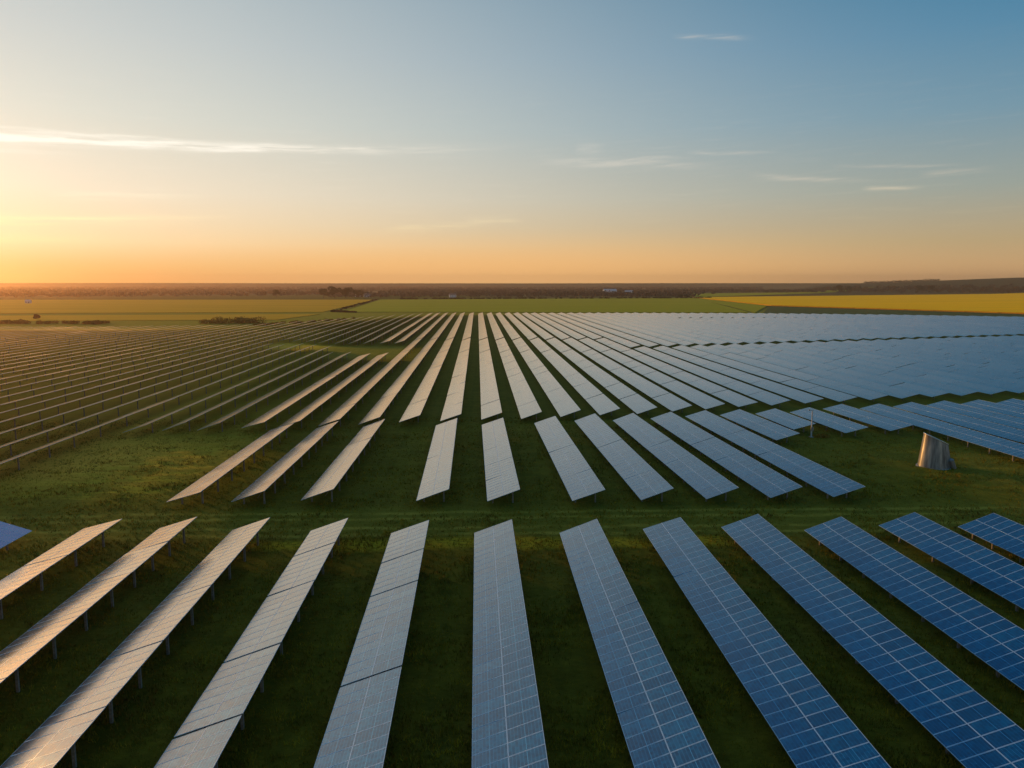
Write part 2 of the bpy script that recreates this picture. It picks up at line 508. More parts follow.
M_GREEN = crop_mat('young_wheat', (0.090, 0.125, 0.001), (0.150, 0.165, 0.002), 8, 0.004, 0.03)
M_GREEN2 = crop_mat('young_barley', (0.16, 0.125, 0.002), (0.27, 0.18, 0.003), -6, 0.003, 0.02)
M_RAPE = crop_mat('flowering_rapeseed', (0.60, 0.22, 0.0003), (0.84, 0.33, 0.0006), 14, 0.003, 0.025)
M_GDARK = crop_mat('rough_verge', (0.020, 0.034, 0.008), (0.034, 0.050, 0.010), 0, 0.02, 0.05, False)
field('green_field', [(-132, 690), (232, 660), (375, 1350), (-176, 1240)], 0.35, M_GREEN, 30, 14)
field('yellow_field', [(330, 868), (520, 510), (1560, 1990), (385, 1400)], 1.1, M_RAPE, 40, 30)
field('barley_field', [(-700, 640), (-150, 690), (-185, 1235), (-1300, 1240)], 0.3, M_GREEN2, 30, 14)
field('near_field', [(-640, 505), (-150, 540), (-142, 640), (-690, 590)], 0.25, M_GREEN2, 30, 8)
field('verge', [(236, 640), (500, 496), (512, 510), (326, 860)], 0.3, M_GDARK, 30, 8)
field('green_field', [(238, 664), (327, 872), (382, 1396), (374, 1352)], 0.35, M_GREEN, 8, 14)
field('farther_field', [(400, 1440), (640, 1740), (1300, 2500), (470, 1950)], 0.35, M_GREEN, 12, 8)

# ------------------------------------------------------------------ solar tables
ct, sn = math.cos(R(TILT)), math.sin(R(TILT))


def make_module():
    """one framed module: x up the slope, y along the row, top face at z=0"""
    hx, hy = MOD_L / 2, MOD_W / 2 - 0.008
    w, th = 0.030, 0.04
    v, f, uv, mi = [], [], [], []
    def quad(p, m):
        b0 = len(v)
        for q in p:
            v.append(q); uv.append((q[0] + hx, q[1] + hy))
        f.append((b0, b0 + 1, b0 + 2, b0 + 3)); mi.append(m)
    o = [(-hx, -hy), (hx, -hy), (hx, hy), (-hx, hy)]
    i = [(-hx + w, -hy + w), (hx - w, -hy + w), (hx - w, hy - w), (-hx + w, hy - w)]
    for k in range(4):
        k2 = (k + 1) % 4
        quad([(*o[k], 0), (*o[k2], 0), (*i[k2], 0), (*i[k], 0)], 1)
        quad([(*i[k], 0), (*i[k2], 0), (*i[k2], -0.005), (*i[k], -0.005)], 1)
        quad([(*o[k2], 0), (*o[k], 0), (*o[k], -th), (*o[k2], -th)], 1)
    quad([(*p, -0.005) for p in i], 0)
    quad([(*p, -th) for p in reversed(o)], 2)
    me = np_mesh('solar_panel', v, f, False, uv, mi)
    for m in (M_CELL, M_FRAME, M_BACK): me.materials.append(m)
    return me


ME_MODULE = make_module()
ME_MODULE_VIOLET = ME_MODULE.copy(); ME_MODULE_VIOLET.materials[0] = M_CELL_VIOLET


def make_post(h, w, d):
    mb = MB()
    # open C-section pile
    mb.box(-w / 2, w / 2, -d / 2, -d / 2 + .02, -0.3, h)
    mb.box(-w / 2, -w / 2 + .02, -d / 2 + .0202, d / 2, -0.3, h - .003)
    mb.box(w / 2 - .02, w / 2, -d / 2 + .0202, d / 2, -0.3, h - .003)
    me = mb.mesh('post'); me.materials.append(M_GALV); return me


UX = 0.62      # post stands this far (of half width) from the middle
ZC = LOW_Z + TAB_W / 2 * sn
ME_POST_HI = make_post(ZC + UX * 2 * sn - 0.16, 0.17, 0.14)
ME_POST_LO = make_post(ZC - UX * 2 * sn - 0.16, 0.17, 0.14)


def make_rafter():
    mb = MB()
    mb.box(-1.75, 1.75, -.035, .035, -0.20, -0.105)
    mb.bar((1.2, .08, -0.15), (0.1, .08, -0.95), .05, .05)
    me = mb.mesh('rafter'); me.materials.append(M_GALV); return me


ME_RAFTER = make_rafter()


def make_purlin():
    mb = MB(); mb.box(-.03, .03, -.5, .5, -0.104, -0.043)
    me = mb.mesh('rail'); me.materials.append(M_GALV); return me


ME_RAIL = make_purlin()


def table_empty(x, y, head):
    t = bpy.data.objects.new('solar_table', None); COL.objects.link(t)
    t.empty_display_size = 0.5
    t.location = (x, y, 0); t.rotation_euler = (0, 0, -R(head))
    return t


def part(name, me, par, loc, rot=(0, 0, 0), sc=None):
    o = bpy.data.objects.new(name, me); COL.objects.link(o)
    o.parent = par; o.location = loc; o.rotation_euler = rot
    if sc: o.scale = sc
    return o


_post_cache = {}


def post_for(tilt):
    k = round(tilt)
    if k not in _post_cache:
        _post_cache[k] = make_post(ZC + UX * 2 * math.sin(R(k)) - 0.16, 0.17, 0.14)
    return _post_cache[k]


def row_tilt(k):
    if k > 3: return max(14.0, TILT - (k - 3) * 1.25)
    if k in (-6, -5, -4): return {-6: 14.2, -5: 15.8, -4: 17.8}[k]
    if k < -6: return max(4.0, min(TILT, math.degrees(math.atan(23.9 / abs(NEAR[k][0]))) * 0.88 - 1.0))
    return TILT


def detailed_table(x, y0, y1, head, xref, yref, tilt_j=0.0, flip=False, tilt=TILT):
    """a table of two rows of modules between y0 and y1 of its row"""
    L = y1 - y0
    ym = (y0 + y1) / 2
    xm = xref + math.tan(R(head)) * (ym - yref)
    t = table_empty(xm, ym, head)
    n = max(2, round(L / MOD_W))
    pitch = L / n
    sy = pitch / MOD_W
    tl = -R(tilt + tilt_j)
    if flip: tl = -tl
    T = Matrix.Translation((0, 0, ZC)) @ Matrix.Rotation(tl, 4, 'Y')
    for i in range(n):
        for s in (-1, 1):
            p = T @ Vector((s * (MOD_L / 2 + .001), -L / 2 + (i + .5) * pitch, rng.uniform(-.002, .002)))
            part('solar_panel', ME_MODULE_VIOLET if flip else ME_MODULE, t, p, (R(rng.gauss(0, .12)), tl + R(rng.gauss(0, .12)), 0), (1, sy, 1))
    for s in (-1.55, -.5, .5, 1.55):
        part('rail', ME_RAIL, t, T @ Vector((s, 0, 0)), (0, tl, 0), (1, L - .1, 1))
    k = max(2, round(L / 4.8))
    for i in range(k):
        yy = -L / 2 + L * (i + .5) / k
        part('rafter', ME_RAFTER, t, T @ Vector((0, yy, 0)), (0, tl, 0))
        hi, lo = (post_for(tilt), post_for(-tilt)) if not flip else (post_for(-tilt), post_for(tilt))
        part('post', hi, t, (UX * 2 * ct, yy, 0))
        part('post', lo, t, (-UX * 2 * ct, yy, 0))
    return t


_bank_cache = {}


def bank_mesh(L):
    key = round(L * 2) / 2
    if key in _bank_cache: return _bank_cache[key], key
    hx, hy, th = TAB_W / 2, key / 2, .045
    v = box_v(-hx, hx, -hy, hy, -th, 0)
    n = len(v)
    uv = np.stack([v[:, 0] + hx, v[:, 1] + hy], 1)
    me = np_mesh('panel_bank', v, BOXF, False, uv, [2, 0, 1, 1, 1, 1])
    for m in (M_BANK, M_FRAME, M_BACK): me.materials.append(m)
    _bank_cache[key] = me
    return me, key


def far_table(x, y0, y1, head, xref, yref, tilt_j=0.0, posts=True, tilt=TILT):
    L = y1 - y0; ym = (y0 + y1) / 2
    t = table_empty(xref + math.tan(R(head)) * (ym - yref), ym, head)
    me, key = bank_mesh(L)
    tl = -R(tilt + tilt_j)
    part('panel_bank', me, t, (0, 0, ZC), (0, tl, 0), (1, L / key, 1))
    if posts:
        k = max(2, round(L / 8.5))
        for i in range(k):
            part('post', post_for(tilt), t, (UX * 2 * ct, -L / 2 + L * (i + .5) / k, 0))
    return t


def split(y0, y1, lo=11.5, hi=19.0, seed=None):
    """cut a run into tables"""
    r = random.Random(seed)
    ys = [y0]
    while y1 - ys[-1] > hi * 1.35:
        ys.append(ys[-1] + round(r.uniform(lo, hi) / MOD_W) * MOD_W)
    ys.append(y1)
    return ys


def ordn(i):
    w = ['first', 'second', 'third', 'fourth', 'fifth', 'sixth', 'seventh', 'eighth', 'ninth', 'tenth', 'eleventh', 'twelfth', 'thirteenth', 'fourteenth',
         'fifteenth', 'sixteenth', 'seventeenth', 'eighteenth', 'nineteenth', 'twentieth']
    if i <= 20: return w[i - 1]
    tens = {2: 'twenty', 3: 'thirty', 4: 'forty', 5: 'fifty'}[i // 10]
    return tens + '-' + w[i % 10 - 1] if i % 10 else {3: 'thirtieth', 4: 'fortieth', 5: 'fiftieth'}[i // 10]


# the foreground block: middle of the far end of every row, heading of the row, seams between its tables
FRONT = [
    (-47.60, 74.00, -0.90, []),
    (-38.75, 74.10, -0.90, [64.0, 53.0, 45.0]),
    (-31.34, 74.24, -1.12, [67.1, 59.7, 51.5, 43.0]),
    (-23.84, 73.63, -1.09, [56.6, 47.4, 39.6]),
    (-15.96, 73.16, -1.03, [66.1, 57.3, 46.8, 38.6]),
    (-7.81, 72.19, -1.09, [64.2, 57.0, 43.6]),
    (0.42, 72.07, -0.82, [57.1, 38.8]),
    (8.89, 71.89, -0.57, [52.4, 40.1]),
    (17.38, 72.48, -0.25, [60.1, 47.9, 40.6]),
    (25.50, 73.03, -1.00, [59.0, 39.7]),
    (33.55, 71.87, -1.58, [59.6, 50.9, 43.0]),
    (41.78, 73.08, -2.11, [62.5, 52.0]),
    (49.67, 72.51, -2.20, [66.9, 58.0]),
    (57.90, 72.80, -2.00, [64.0]),
]
FRONT_NEAR = [62, 40, 34, 31, 29.5, 29.5, 29.5, 29.5, 29.5, 29.5, 33, 41, 49, 57]
TONE = ['violet blue', 'orange', 'orange brown', 'amber', 'tan', 'pale grey tan', 'grey blue', 'blue grey', 'mid blue', 'blue', 'deep blue', 'deep blue', 'deep blue', 'deep blue']
for r, (fx, fy, hd, seams) in enumerate(FRONT):
    ys = [fy] + seams + [FRONT_NEAR[r]]
    for i in range(len(ys) - 1):
        gap = rng.choice((.06, .10, .16)) if i else 0.0
        if r > 5: gap = 0.025 if i else 0.0
        if r in (4, 5): gap = 0.2 if i else 0.0
        if r in (6, 7) and i == len(ys) - 2: tj = 3.4
        tj = rng.gauss(0, .9)
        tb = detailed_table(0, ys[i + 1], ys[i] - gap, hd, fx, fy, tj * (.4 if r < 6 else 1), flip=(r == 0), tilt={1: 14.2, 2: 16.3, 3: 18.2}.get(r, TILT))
        if r == 0:
            lab = 'violet blue solar table tilted the other way at the left edge of foreground'
        elif i == 0:
            lab = f'{TONE[r]} solar table at the lane end, {ordn(r + 1)} row from left, foreground block'
        else:
            lab = f'{TONE[r]} solar table, {ordn(i + 1)} from the lane end, {ordn(r + 1)} foreground row from left'
        tag(tb, lab, 'solar panels', 'solar tables in the foreground block')

# the short block behind the service lane: near middle, far middle, seams
SHORT = [
    (-34.5, 83.4, -34.8, 126.0, [99, 113]), (-27.3, 83.5, -27.5, 127.2, [97, 115]), (-19.6, 84.0, -19.8, 128.8, [98, 113]),
    (-6.4, 83.4, -7.3, 129.4, [104.0]), (1.7, 83.0, 0.7, 129.6, [92.0, 99.5, 108.8]), (11.4, 82.7, 10.0, 131.0, [92.5, 107.5]),
    (19.3, 82.9, 17.4, 133.2, [92.0, 110.5]), (26.9, 83.0, 24.4, 133.4, [100.0, 110.0]), (34.4, 83.2, 31.6, 134.8, [101.5, 112.0]),
    (41.8, 83.2, 38.5, 136.6, [104.5, 118.0]), (47.2, 114.6, 45.3, 137.6, [125.5]), (53.4, 123.0, 52.4, 138.6, []),
    (60.7, 119.6, 59.5, 139.8, []), (69.1, 121.2, 67.6, 143.6, [132]), (77.4, 92.0, 75.1, 143.8, [120.5, 106.0]),
    (85.2, 98.0, 82.7, 145.6, [128.0, 112.0]), (93.0, 104.0, 90.4, 147.2, [132.0, 118.0]), (100.9, 112.0, 98.3, 148.4, [130.0]), (108.5, 122.0, 106.2, 149.4, [136]),
]
for r, (nx, ny, fx, fy, seams) in enumerate(SHORT):
    hd = math.degrees(math.atan2(fx - nx, fy - ny))
    ys = sorted([ny, fy] + seams)
    for i in range(len(ys) - 1):
        gap = rng.choice((.06, .10, .18)) if i < len(ys) - 2 else 0.0
        tb = detailed_table(0, ys[i], ys[i + 1] - gap, hd, nx, ny, rng.gauss(0, .4), tilt=(15.6, 17.6, 18.6)[r] if r < 3 else TILT if r < 8 else max(13.5, TILT - (r - 7) * 1.3))
        tone = 'orange tan' if r < 3 else ('pale grey' if r < 6 else ('grey blue' if r < 9 else 'blue'))
        if len(ys) == 2:
            lab = f'{tone} solar table standing alone as {ordn(r + 1)} row from left, short middle block'
        else:
            lab = f'{tone} solar table, {ordn(i + 1)} from near end, {ordn(r + 1)} row from left, short middle block'
        tag(tb, lab, 'solar panels', 'solar tables in the short middle block')

# the long block: rows by index from the straight middle row (0); near end of each row
NEAR = {-6: (-40.2, 127.4), -5: (-34.3, 128.0), -4: (-27.7, 129.3), -3: (-21.0, 130.8), -2: (-14.1, 132.6), -1: (-6.8, 133.5), 0: (0.6, 134.8), 1: (7.9, 135.3), 2: (15.3, 137.2),
        3: (22.9, 138.7), 4: (30.2, 139.8), 5: (37.5, 142.1), 6: (44.6, 144.2), 7: (51.9, 146.4), 8: (59.3, 148.4), 9: (67.1, 150.5), 10: (75.1, 152.4), 11: (82.8, 154.6),
        -7: (-47.3, 126.2), -8: (-53.2, 126.4), -9: (-58.9, 124.6), -10: (-65.6, 92.0), -11: (-72.0, 92.0), -12: (-78.5, 98.0), -13: (-84.8, 104.0), -14: (-90.8, 112.0), -15: (-96.8, 118.0), -16: (-103.0, 124.0)}
for k in range(12, 66):
    NEAR[k] = (82.8 + 7.7 * (k - 11), 154.6 + 1.75 * (k - 11))
for k in range(-17, -46, -1):
    NEAR[k] = (-103.0 + 6.6 * (k + 16), 128.0 + 5.2 * (-16 - k))


def far_limit(x):
    pts = [(-420, 440), (-300, 434), (-217, 430), (-136, 448), (-78, 560), (-38, 626), (126, 621), (228, 607), (320, 575), (391, 537), (620, 430)]
    return float(np.interp(x, [p[0] for p in pts], [p[1] for p in pts]))


runs = []       # (distance, x, y0, y1, heading, xref, yref, row, index)
for k, (nx, ny) in sorted(NEAR.items()):
    hd = -0.8 - 0.02 * max(0, k) if k >= -6 else -0.8 + 0.012 * (k + 6)
    fl = far_limit(nx)
    gaps = []
    if k >= 8:
        g = 281 + (nx - 57) * 0.305
        gaps.append((g, g + min(11.0, 6.0 + 0.3 * (k - 8))))
        if nx < 320: gaps.append((531, 535))
        if nx < 140: gaps.append((400, 401.5))
    elif k >= -4:
        gaps += [(268.0, 269.3), (327.5, 331.5)]
        if k > -2: gaps.append((452 + 2 * (k % 3), 453.5 + 2 * (k % 3)))
    elif k >= -8:
        gaps.append((256.0 + 2 * ((k * 7) % 3), 312.0))
    elif k >= -13:
        gaps.append((286.0 + 4 * ((k * 5) % 3) - (k + 9) * 3, 312.0 - (k + 9) * 4))
    segs = []; y = ny
    for a, b in gaps:
        if a < fl: segs.append((y, a)); y = b
    if y < fl - 4: segs.append((y, fl))
    idx = 0
    for (a, b) in segs:
        ys = split(a, b, 13.0, 20.0, k * 31 + int(a)) if b - a > 20 else [a, b]
        for i in range(len(ys) - 1):
            y0, y1 = ys[i], ys[i + 1] - (rng.choice((.08, .25, .5)) if i < len(ys) - 2 else 0)
            ym = (y0 + y1) / 2; xm = nx + math.tan(R(hd)) * (ym - ny)
            idx += 1
            runs.append((math.hypot(xm, ym), xm, y0, y1, hd, nx, ny, k, idx))


def in_view(xm, ym):
    a = math.degrees(math.atan2(xm, ym)) - 1.83
    return -36.5 < a < 36.5


# the ones that show largest: near, and not hidden edge-on
def size(q):
    d, xm = q[0], q[1]
    n = abs(sn * -(xm / d) - ct * (-(CAM_H - ZC) / d))     # how far the face turns towards the camera
    return (q[3] - q[2]) * (n + 0.02) / d ** 1.0 / (1 if in_view(xm, (q[2] + q[3]) / 2) else 50)


runs.sort(key=size, reverse=True)
N_SINGLE = 190
for q in runs[:N_SINGLE]:
    d, xm, y0, y1, hd, nx, ny, k, idx = q
    tb = far_table(0, y0, y1, hd, nx, ny, rng.gauss(0, .5), posts=(d < 320), tilt=row_tilt(k))
    pos = 'nearest' if idx == 1 else f'{ordn(idx)} nearest'
    if k == 0:
        lab = f'{pos} solar table in the straight central row of the long far block'
    else:
        side = 'right' if k > 0 else 'left'
        lab = f'{pos} solar table, {ordn(abs(k))} row {side} of the straight central row, long block'
    tag(tb, lab, 'solar panels', 'solar tables in the long far block')
# the remaining hundreds: one mass
V, F, UV, MI = [], [], [], []
nv = 0
for q in runs[N_SINGLE:]:
    d, xm, y0, y1, hd, nx, ny, k, idx = q
    if not -44 < math.degrees(math.atan2(xm, (y0 + y1) / 2)) < 46: continue
    L = y1 - y0; ym = (y0 + y1) / 2
    Mx = Matrix.Translation((xm, ym, ZC)) @ Matrix.Rotation(-R(hd), 4, 'Z') @ Matrix.Rotation(-R(row_tilt(k) + rng.gauss(0, .5)), 4, 'Y')
    bv = box_v(-TAB_W / 2, TAB_W / 2, -L / 2, L / 2, -.045, 0)
    A = np.array(Mx)
    V.append(bv @ A[:3, :3].T + A[:3, 3]); F.append(BOXF + nv); nv += 8
    UV.append(np.stack([bv[:, 0] + TAB_W / 2, bv[:, 1] + L / 2], 1)); MI += [2, 0, 1, 1, 1, 1]
    if d < 420:
        kk = max(2, round(L / 8.5))
        for i in range(kk):
            yy = -L / 2 + L * (i + .5) / kk
            xx = xm + UX * 2 * ct + math.tan(R(hd)) * yy
            pv = box_v(xx - .08, xx + .08, ym + yy - .07, ym + yy + .07, -.3, ZC + UX * 2 * math.sin(R(row_tilt(k))) - .1)
            V.append(pv); F.append(BOXF + nv); nv += 8; UV.append(np.zeros((8, 2))); MI += [3] * 6
me = np_mesh('solar_array', np.vstack(V), np.vstack(F), False, np.vstack(UV), MI)
for m in (M_BANK, M_FRAME, M_BACK, M_GALV): me.materials.append(m)
o = link('solar_array', me)
tag(o, 'hundreds of distant solar tables merging into one sheet towards the fields', 'solar panels', None, 'stuff')
print('tables', len(runs), 'single', N_SINGLE)


# ------------------------------------------------------------------ metal bin on the right
def make_bin():
    root = bpy.data.objects.new('metal_silo', None); COL.objects.link(root)
    root.location = (62.5, 100.9, 0); root.rotation_euler = (0, R(0), R(-12))
    tag(root, 'leaning galvanised metal bin with slanted open top standing alone on the grass', 'silo')
    n = 64
    cx_top = -0.05
    def ring(zf, scale_in=0.0):
        pts = []
        for i in range(n):
            a = 2 * math.pi * i / n
            x, y = math.cos(a), math.sin(a)
            corr = 1 + 0.020 * math.cos(a * 5 + 1.2) + 0.006 * math.cos(a * 20)
            rx = 2.15 * (1 - zf) + 1.55 * zf; ry = 1.95 * (1 - zf) + 1.45 * zf
            rx = (rx - scale_in) * corr; ry = (ry - scale_in) * corr
            px = x * rx + cx_top * zf; py = y * ry
            top = 3.95 - 0.72 * x - 0.05 * y
            pts.append((px, py, top * zf - 0.05 * (1 - zf)))
        return pts
    levels = [0, .12, .35, .5, .75, .88, 1.0]
    def wall(inner):
        V = []; 
        for z in levels: V += ring(z, inner)
        F = []
        for k in range(len(levels) - 1):
            for i in range(n):
                j = (i + 1) % n
                q = (k * n + i, k * n + j, (k + 1) * n + j, (k + 1) * n + i)
                F.append(q if inner == 0 else q[::-1])
        return V, F
    mb = MB()
    v, f = wall(0.0); mb.raw(v, f)
    v2, f2 = wall(0.07); mb.raw(v2, f2)
    m, t, b = new_mat('galvanised_sheet')
    tc = t.new('ShaderNodeTexCoord'); ox, oy, oz = t.sep(tc.outputs['Object'])
    st = t.noise(t.xyz(t.mul(ox, 2.2), t.mul(oy, 2.2), t.mul(oz, 0.12)), 1.0, 4.0, 0.6)
    t.put(b.inputs['Base Color'], t.ramp(st, [(0.3, (0.12, 0.10, 0.085)), (0.5, (0.24, 0.24, 0.23)), (0.7, (0.42, 0.41, 0.39))]))
    b.inputs['Metallic'].default_value = 0.75; t.put(b.inputs['Roughness'], t.lin(st, .3, .7, .55, .36))
    me = mb.mesh('wall', True); me.materials.append(m)
    link('wall', me, (), root)
    # rolled rim along the cut top
    def tube(pts, r, name, mat, k=8):
        V, F = [], []; N = len(pts)
        for i, p in enumerate(pts):
            p = Vector(p); d = (Vector(pts[(i + 1) % N]) - Vector(pts[i - 1])).normalized()
            a = d.cross(Vector((0, 0, 1))).normalized(); c = d.cross(a)
            for q in range(k):
                w = 2 * math.pi * q / k; V.append(p + a * math.cos(w) * r + c * math.sin(w) * r)
        for i in range(N):
            for q in range(k):
                F.append((i * k + q, i * k + (q + 1) % k, ((i + 1) % N) * k + (q + 1) % k, ((i + 1) % N) * k + q))
        me = np_mesh(name, [tuple(p) for p in V], F, True); me.materials.append(mat)
        return link(name, me, (), root)
    tube([(p[0], p[1], p[2] + .03) for p in ring(1.0, .035)], .10, 'rim', mat_simple('rolled_rim', (0.62, 0.56, 0.48), .32, .8, .1))
    # hatch lid lying inside the opening
    V = [(p[0], p[1], p[2] - .35) for p in ring(1.0, .09)] ; c = np.mean(np.array(V), 0)
    V.append((c[0], c[1], c[2] + .1)); F = [(i, (i + 1) % n, n) for i in range(n)]
    me = np_mesh('lid', V, F, True); me.materials.append(mat_simple('lid_sheet', (0.45, 0.40, 0.33), .4, .7, .2)); link('lid', me, (), root)
    # outlet boot at the foot on the right
    bm = bmesh.new()
    bmesh.ops.create_cone(bm, cap_ends=True, segments=20, radius1=.75, radius2=.5, depth=1.5)
    bmesh.ops.bevel(bm, geom=[e for e in bm.edges if len(e.link_faces) == 2 and any(len(fc.verts) > 4 for fc in e.link_faces)], offset=.12, segments=2, affect='EDGES')
    me = bpy.data.meshes.new('outlet'); bm.to_mesh(me); bm.free(); me.materials.append(m)
    link('outlet', me, (), root, (1.75, -.75, .62), (R(12), R(-14), 0))
    # concrete plinth
    bm = bmesh.new(); bmesh.ops.create_cone(bm, cap_ends=True, segments=40, radius1=2.32, radius2=2.28, depth=.22)
    me = bpy.data.meshes.new('plinth'); bm.to_mesh(me); bm.free(); me.materials.append(M_CONC)
    p = link('plinth', me, (), root, (0, 0, .0)); p.scale = (1, .9, 1)


make_bin()


# ------------------------------------------------------------------ weather mast and small posts
def make_mast(x, y, h, label):
    root = bpy.data.objects.new('metal_pole', None); COL.objects.link(root); root.location = (x, y, 0)
    tag(root, label, 'pole')
    bm = bmesh.new(); bmesh.ops.create_cone(bm, cap_ends=True, segments=14, radius1=.13, radius2=.085, depth=h)
    me = bpy.data.meshes.new('shaft'); bm.to_mesh(me); bm.free()
    me.materials.append(mat_simple('pale_paint', (0.62, 0.60, 0.56), .5, .1, .12)); link('shaft', me, (), root, (0, 0, h / 2))
    mb = MB(); mb.box(-.28, .28, -.28, .28, -.05, .12); me = mb.mesh('base'); me.materials.append(M_CONC); link('base', me, (), root)
    mb = MB(); mb.box(-.22, .22, -.30, -.1305, 1.1, 1.75); me = mb.mesh('control_box'); me.materials.append(M_GALV); link('control_box', me, (), root)
    mb = MB(); mb.box(-.55, .25, -.03, .03, h + .002, h + .06); mb.box(-.62, -.48, -.08, .08, h + .0605, h + .22)
    me = mb.mesh('sensor_arm'); me.materials.append(M_GALV); link('sensor_arm', me, (), root)


make_mast(53.9, 121.4, 4.5, 'thin pale pole standing in front of the blue tables, left of the bin')


# ------------------------------------------------------------------ far woods, trees, hedges, houses
def leafy_mesh(name, blobs, per, leaf, seed, flat=1.0):
    """foliage from many small leaf faces spread through the given ellipsoids (cx,cy,cz,rx,ry,rz)"""
    r = np.random.default_rng(seed)
    V, F = [], []
    n0 = 0
    for (cx, cy, cz, rx, ry, rz) in blobs:
        d = r.normal(size=(per, 3)); d /= np.linalg.norm(d, axis=1)[:, None]
        rad = r.uniform(0.55, 1.05, per) ** 0.7
        c = d * rad[:, None] * np.array([rx, ry, rz]) + np.array([cx, cy, cz])
        a = r.normal(size=(per, 3)); a /= np.linalg.norm(a, axis=1)[:, None]
        b = np.cross(a, r.normal(size=(per, 3))); b /= np.linalg.norm(b, axis=1)[:, None]
        s = leaf * r.uniform(.6, 1.4, per)[:, None]
        q = np.stack([c + a * s, c + b * s * .8, c - a * s, c - b * s * .8], 1).reshape(-1, 3)
        V.append(q); idx = np.arange(per * 4).reshape(per, 4) + n0; F.append(idx); n0 += per * 4
    V = np.vstack(V)
    return np_mesh(name, V, np.vstack(F))


def foliage_mat(name, a, b_):
    m, t, b = new_mat(name)
    geo = t.new('ShaderNodeNewGeometry')
    n = t.noise(geo.outputs['Position'], 0.35, 3.0, .6)
    t.put(b.inputs['Base Color'], t.mix(t.sstep(n, .35, .65), (*a, 1), (*b_, 1)))
    b.inputs['Roughness'].default_value = .9; b.inputs['Specular IOR Level'].default_value = .1
    return m


M_WOOD = foliage_mat('bare_spring_wood', (0.060, 0.042, 0.034), (0.095, 0.064, 0.050))
M_TREE = foliage_mat('dark_foliage', (0.018, 0.022, 0.010), (0.036, 0.036, 0.016))
M_BUSH = foliage_mat('dry_bush', (0.22, 0.13, 0.020), (0.36, 0.22, 0.028))
M_BARK = mat_simple('bark', (0.07, 0.05, 0.035), .9, 0, .3, 3)


def px_pos(px, dist):
    """ground position at a bearing of the photo and a distance"""
    a = math.atan((px - 512) / 750.0) + R(1.83)
    return math.sin(a) * dist, math.cos(a) * dist


def woodland(name, label, bands, seed, leaf=2.2, per=34):
    r = np.random.default_rng(seed); blobs = []
    for (p0, p1, d0, d1, hlo, hhi, step) in bands:
        px = p0
        while px < p1:
            d = r.uniform(d0, d1); x, y = px_pos(px, d)
            hh = r.uniform(hlo, hhi); w = hh * r.uniform(.6, 1.2)
            z = float(height(x, y))
            blobs.append((x, y, z + hh * .52, w, w, hh * .52))
            px += step * r.uniform(.4, 1.6)
    me = leafy_mesh(name, blobs, per, leaf, seed + 1)
    o = link(name, me, (M_WOOD,)); tag(o, label, 'woodland', None, 'stuff')
    return o


woodland('woodland', 'dark belt of bare woods and hedgerows beyond the fields', [
    (-140, 330, 1700, 2300, 4, 8, 1.5), (-140, 520, 2200, 3200, 6, 11, 1.0), (330, 690, 1480, 1900, 5, 11, 1.3), (400, 720, 1950, 3000, 7, 12, 0.8),
    (-140, 760, 3200, 5200, 8, 13, 0.7), (560, 700, 1560, 1700, 4, 8, 2.6), (700, 1180, 2350, 2750, 6, 10, 0.9)], 21, 1.5, 44)
woodland('far_wood', 'hazy line of woods along the right-hand hill crest', [(862, 935, 3350, 3600, 3, 9, .8)], 33, 1.6, 20)


def tree(px, d, h, w, label, seed, mat=M_TREE, blobs_n=9, group=None):
    x, y = px_pos(px, d); z = float(height(x, y))
    root = bpy.data.objects.new('tree', None); COL.objects.link(root); root.location = (x, y, z)
    tag(root, label, 'tree', group)
    r = np.random.default_rng(seed)
    B = []
    for i in range(blobs_n):
        a = r.uniform(0, 6.28); q = r.uniform(0, .62) * w; zz = r.uniform(.38, .85) * h
        s = w * r.uniform(.3, .5)
        B.append((math.cos(a) * q, math.sin(a) * q, zz, s, s, s * .75))
    me = leafy_mesh('crown', B, 260, max(.35, w * .055), seed); me.materials.append(mat); link('crown', me, (), root)
    mb = MB()
    mb.bar((0, 0, -.5), (0.1, 0, h * .55), w * .09, w * .09)
    for i in range(5):
        a = r.uniform(0, 6.28); mb.bar((0.05, 0, h * r.uniform(.25, .45)), (math.cos(a) * w * .45, math.sin(a) * w * .45, h * r.uniform(.55, .75)), w * .035, w * .035)
    me = mb.mesh('trunk'); me.materials.append(M_BARK); link('trunk', me, (), root)


tree(278, 1450, 17, 7.5, 'lone round-headed tree left of the dark clump on the horizon', 3)
tree(325, 1400, 17, 11, 'broad dark tree at the left end of the clump near the horizon', 4)
tree(336, 1390, 22, 13, 'tallest dark tree in the middle of the clump near the horizon', 5)
tree(347, 1400, 20, 13, 'dark tree right of the tallest one in the horizon clump', 6)
tree(359, 1410, 16, 12, 'lower dark tree at the right end of the horizon clump', 7)
tree(686, 1390, 7, 6, 'small dark tree at the end of the hedge beside the yellow field', 8)
tree(679, 1395, 6, 5, 'smaller dark tree just left of the hedge end by yellow field', 9)
tree(838, 2350, 22, 12, 'tall dark tree rising above the yellow field on the right', 10)
tree(846, 2370, 19, 10, 'dark tree beside the tall one above the yellow field', 12)
tree(916, 2480, 16, 13, 'broad dark tree on the far edge of the yellow field', 13)
tree(928, 2490, 15, 12, 'dark tree at right of the broad one on yellow field edge', 14)
tree(39, 640, 4.0, 2.6, 'small lone bush-like tree in the left green field', 15)


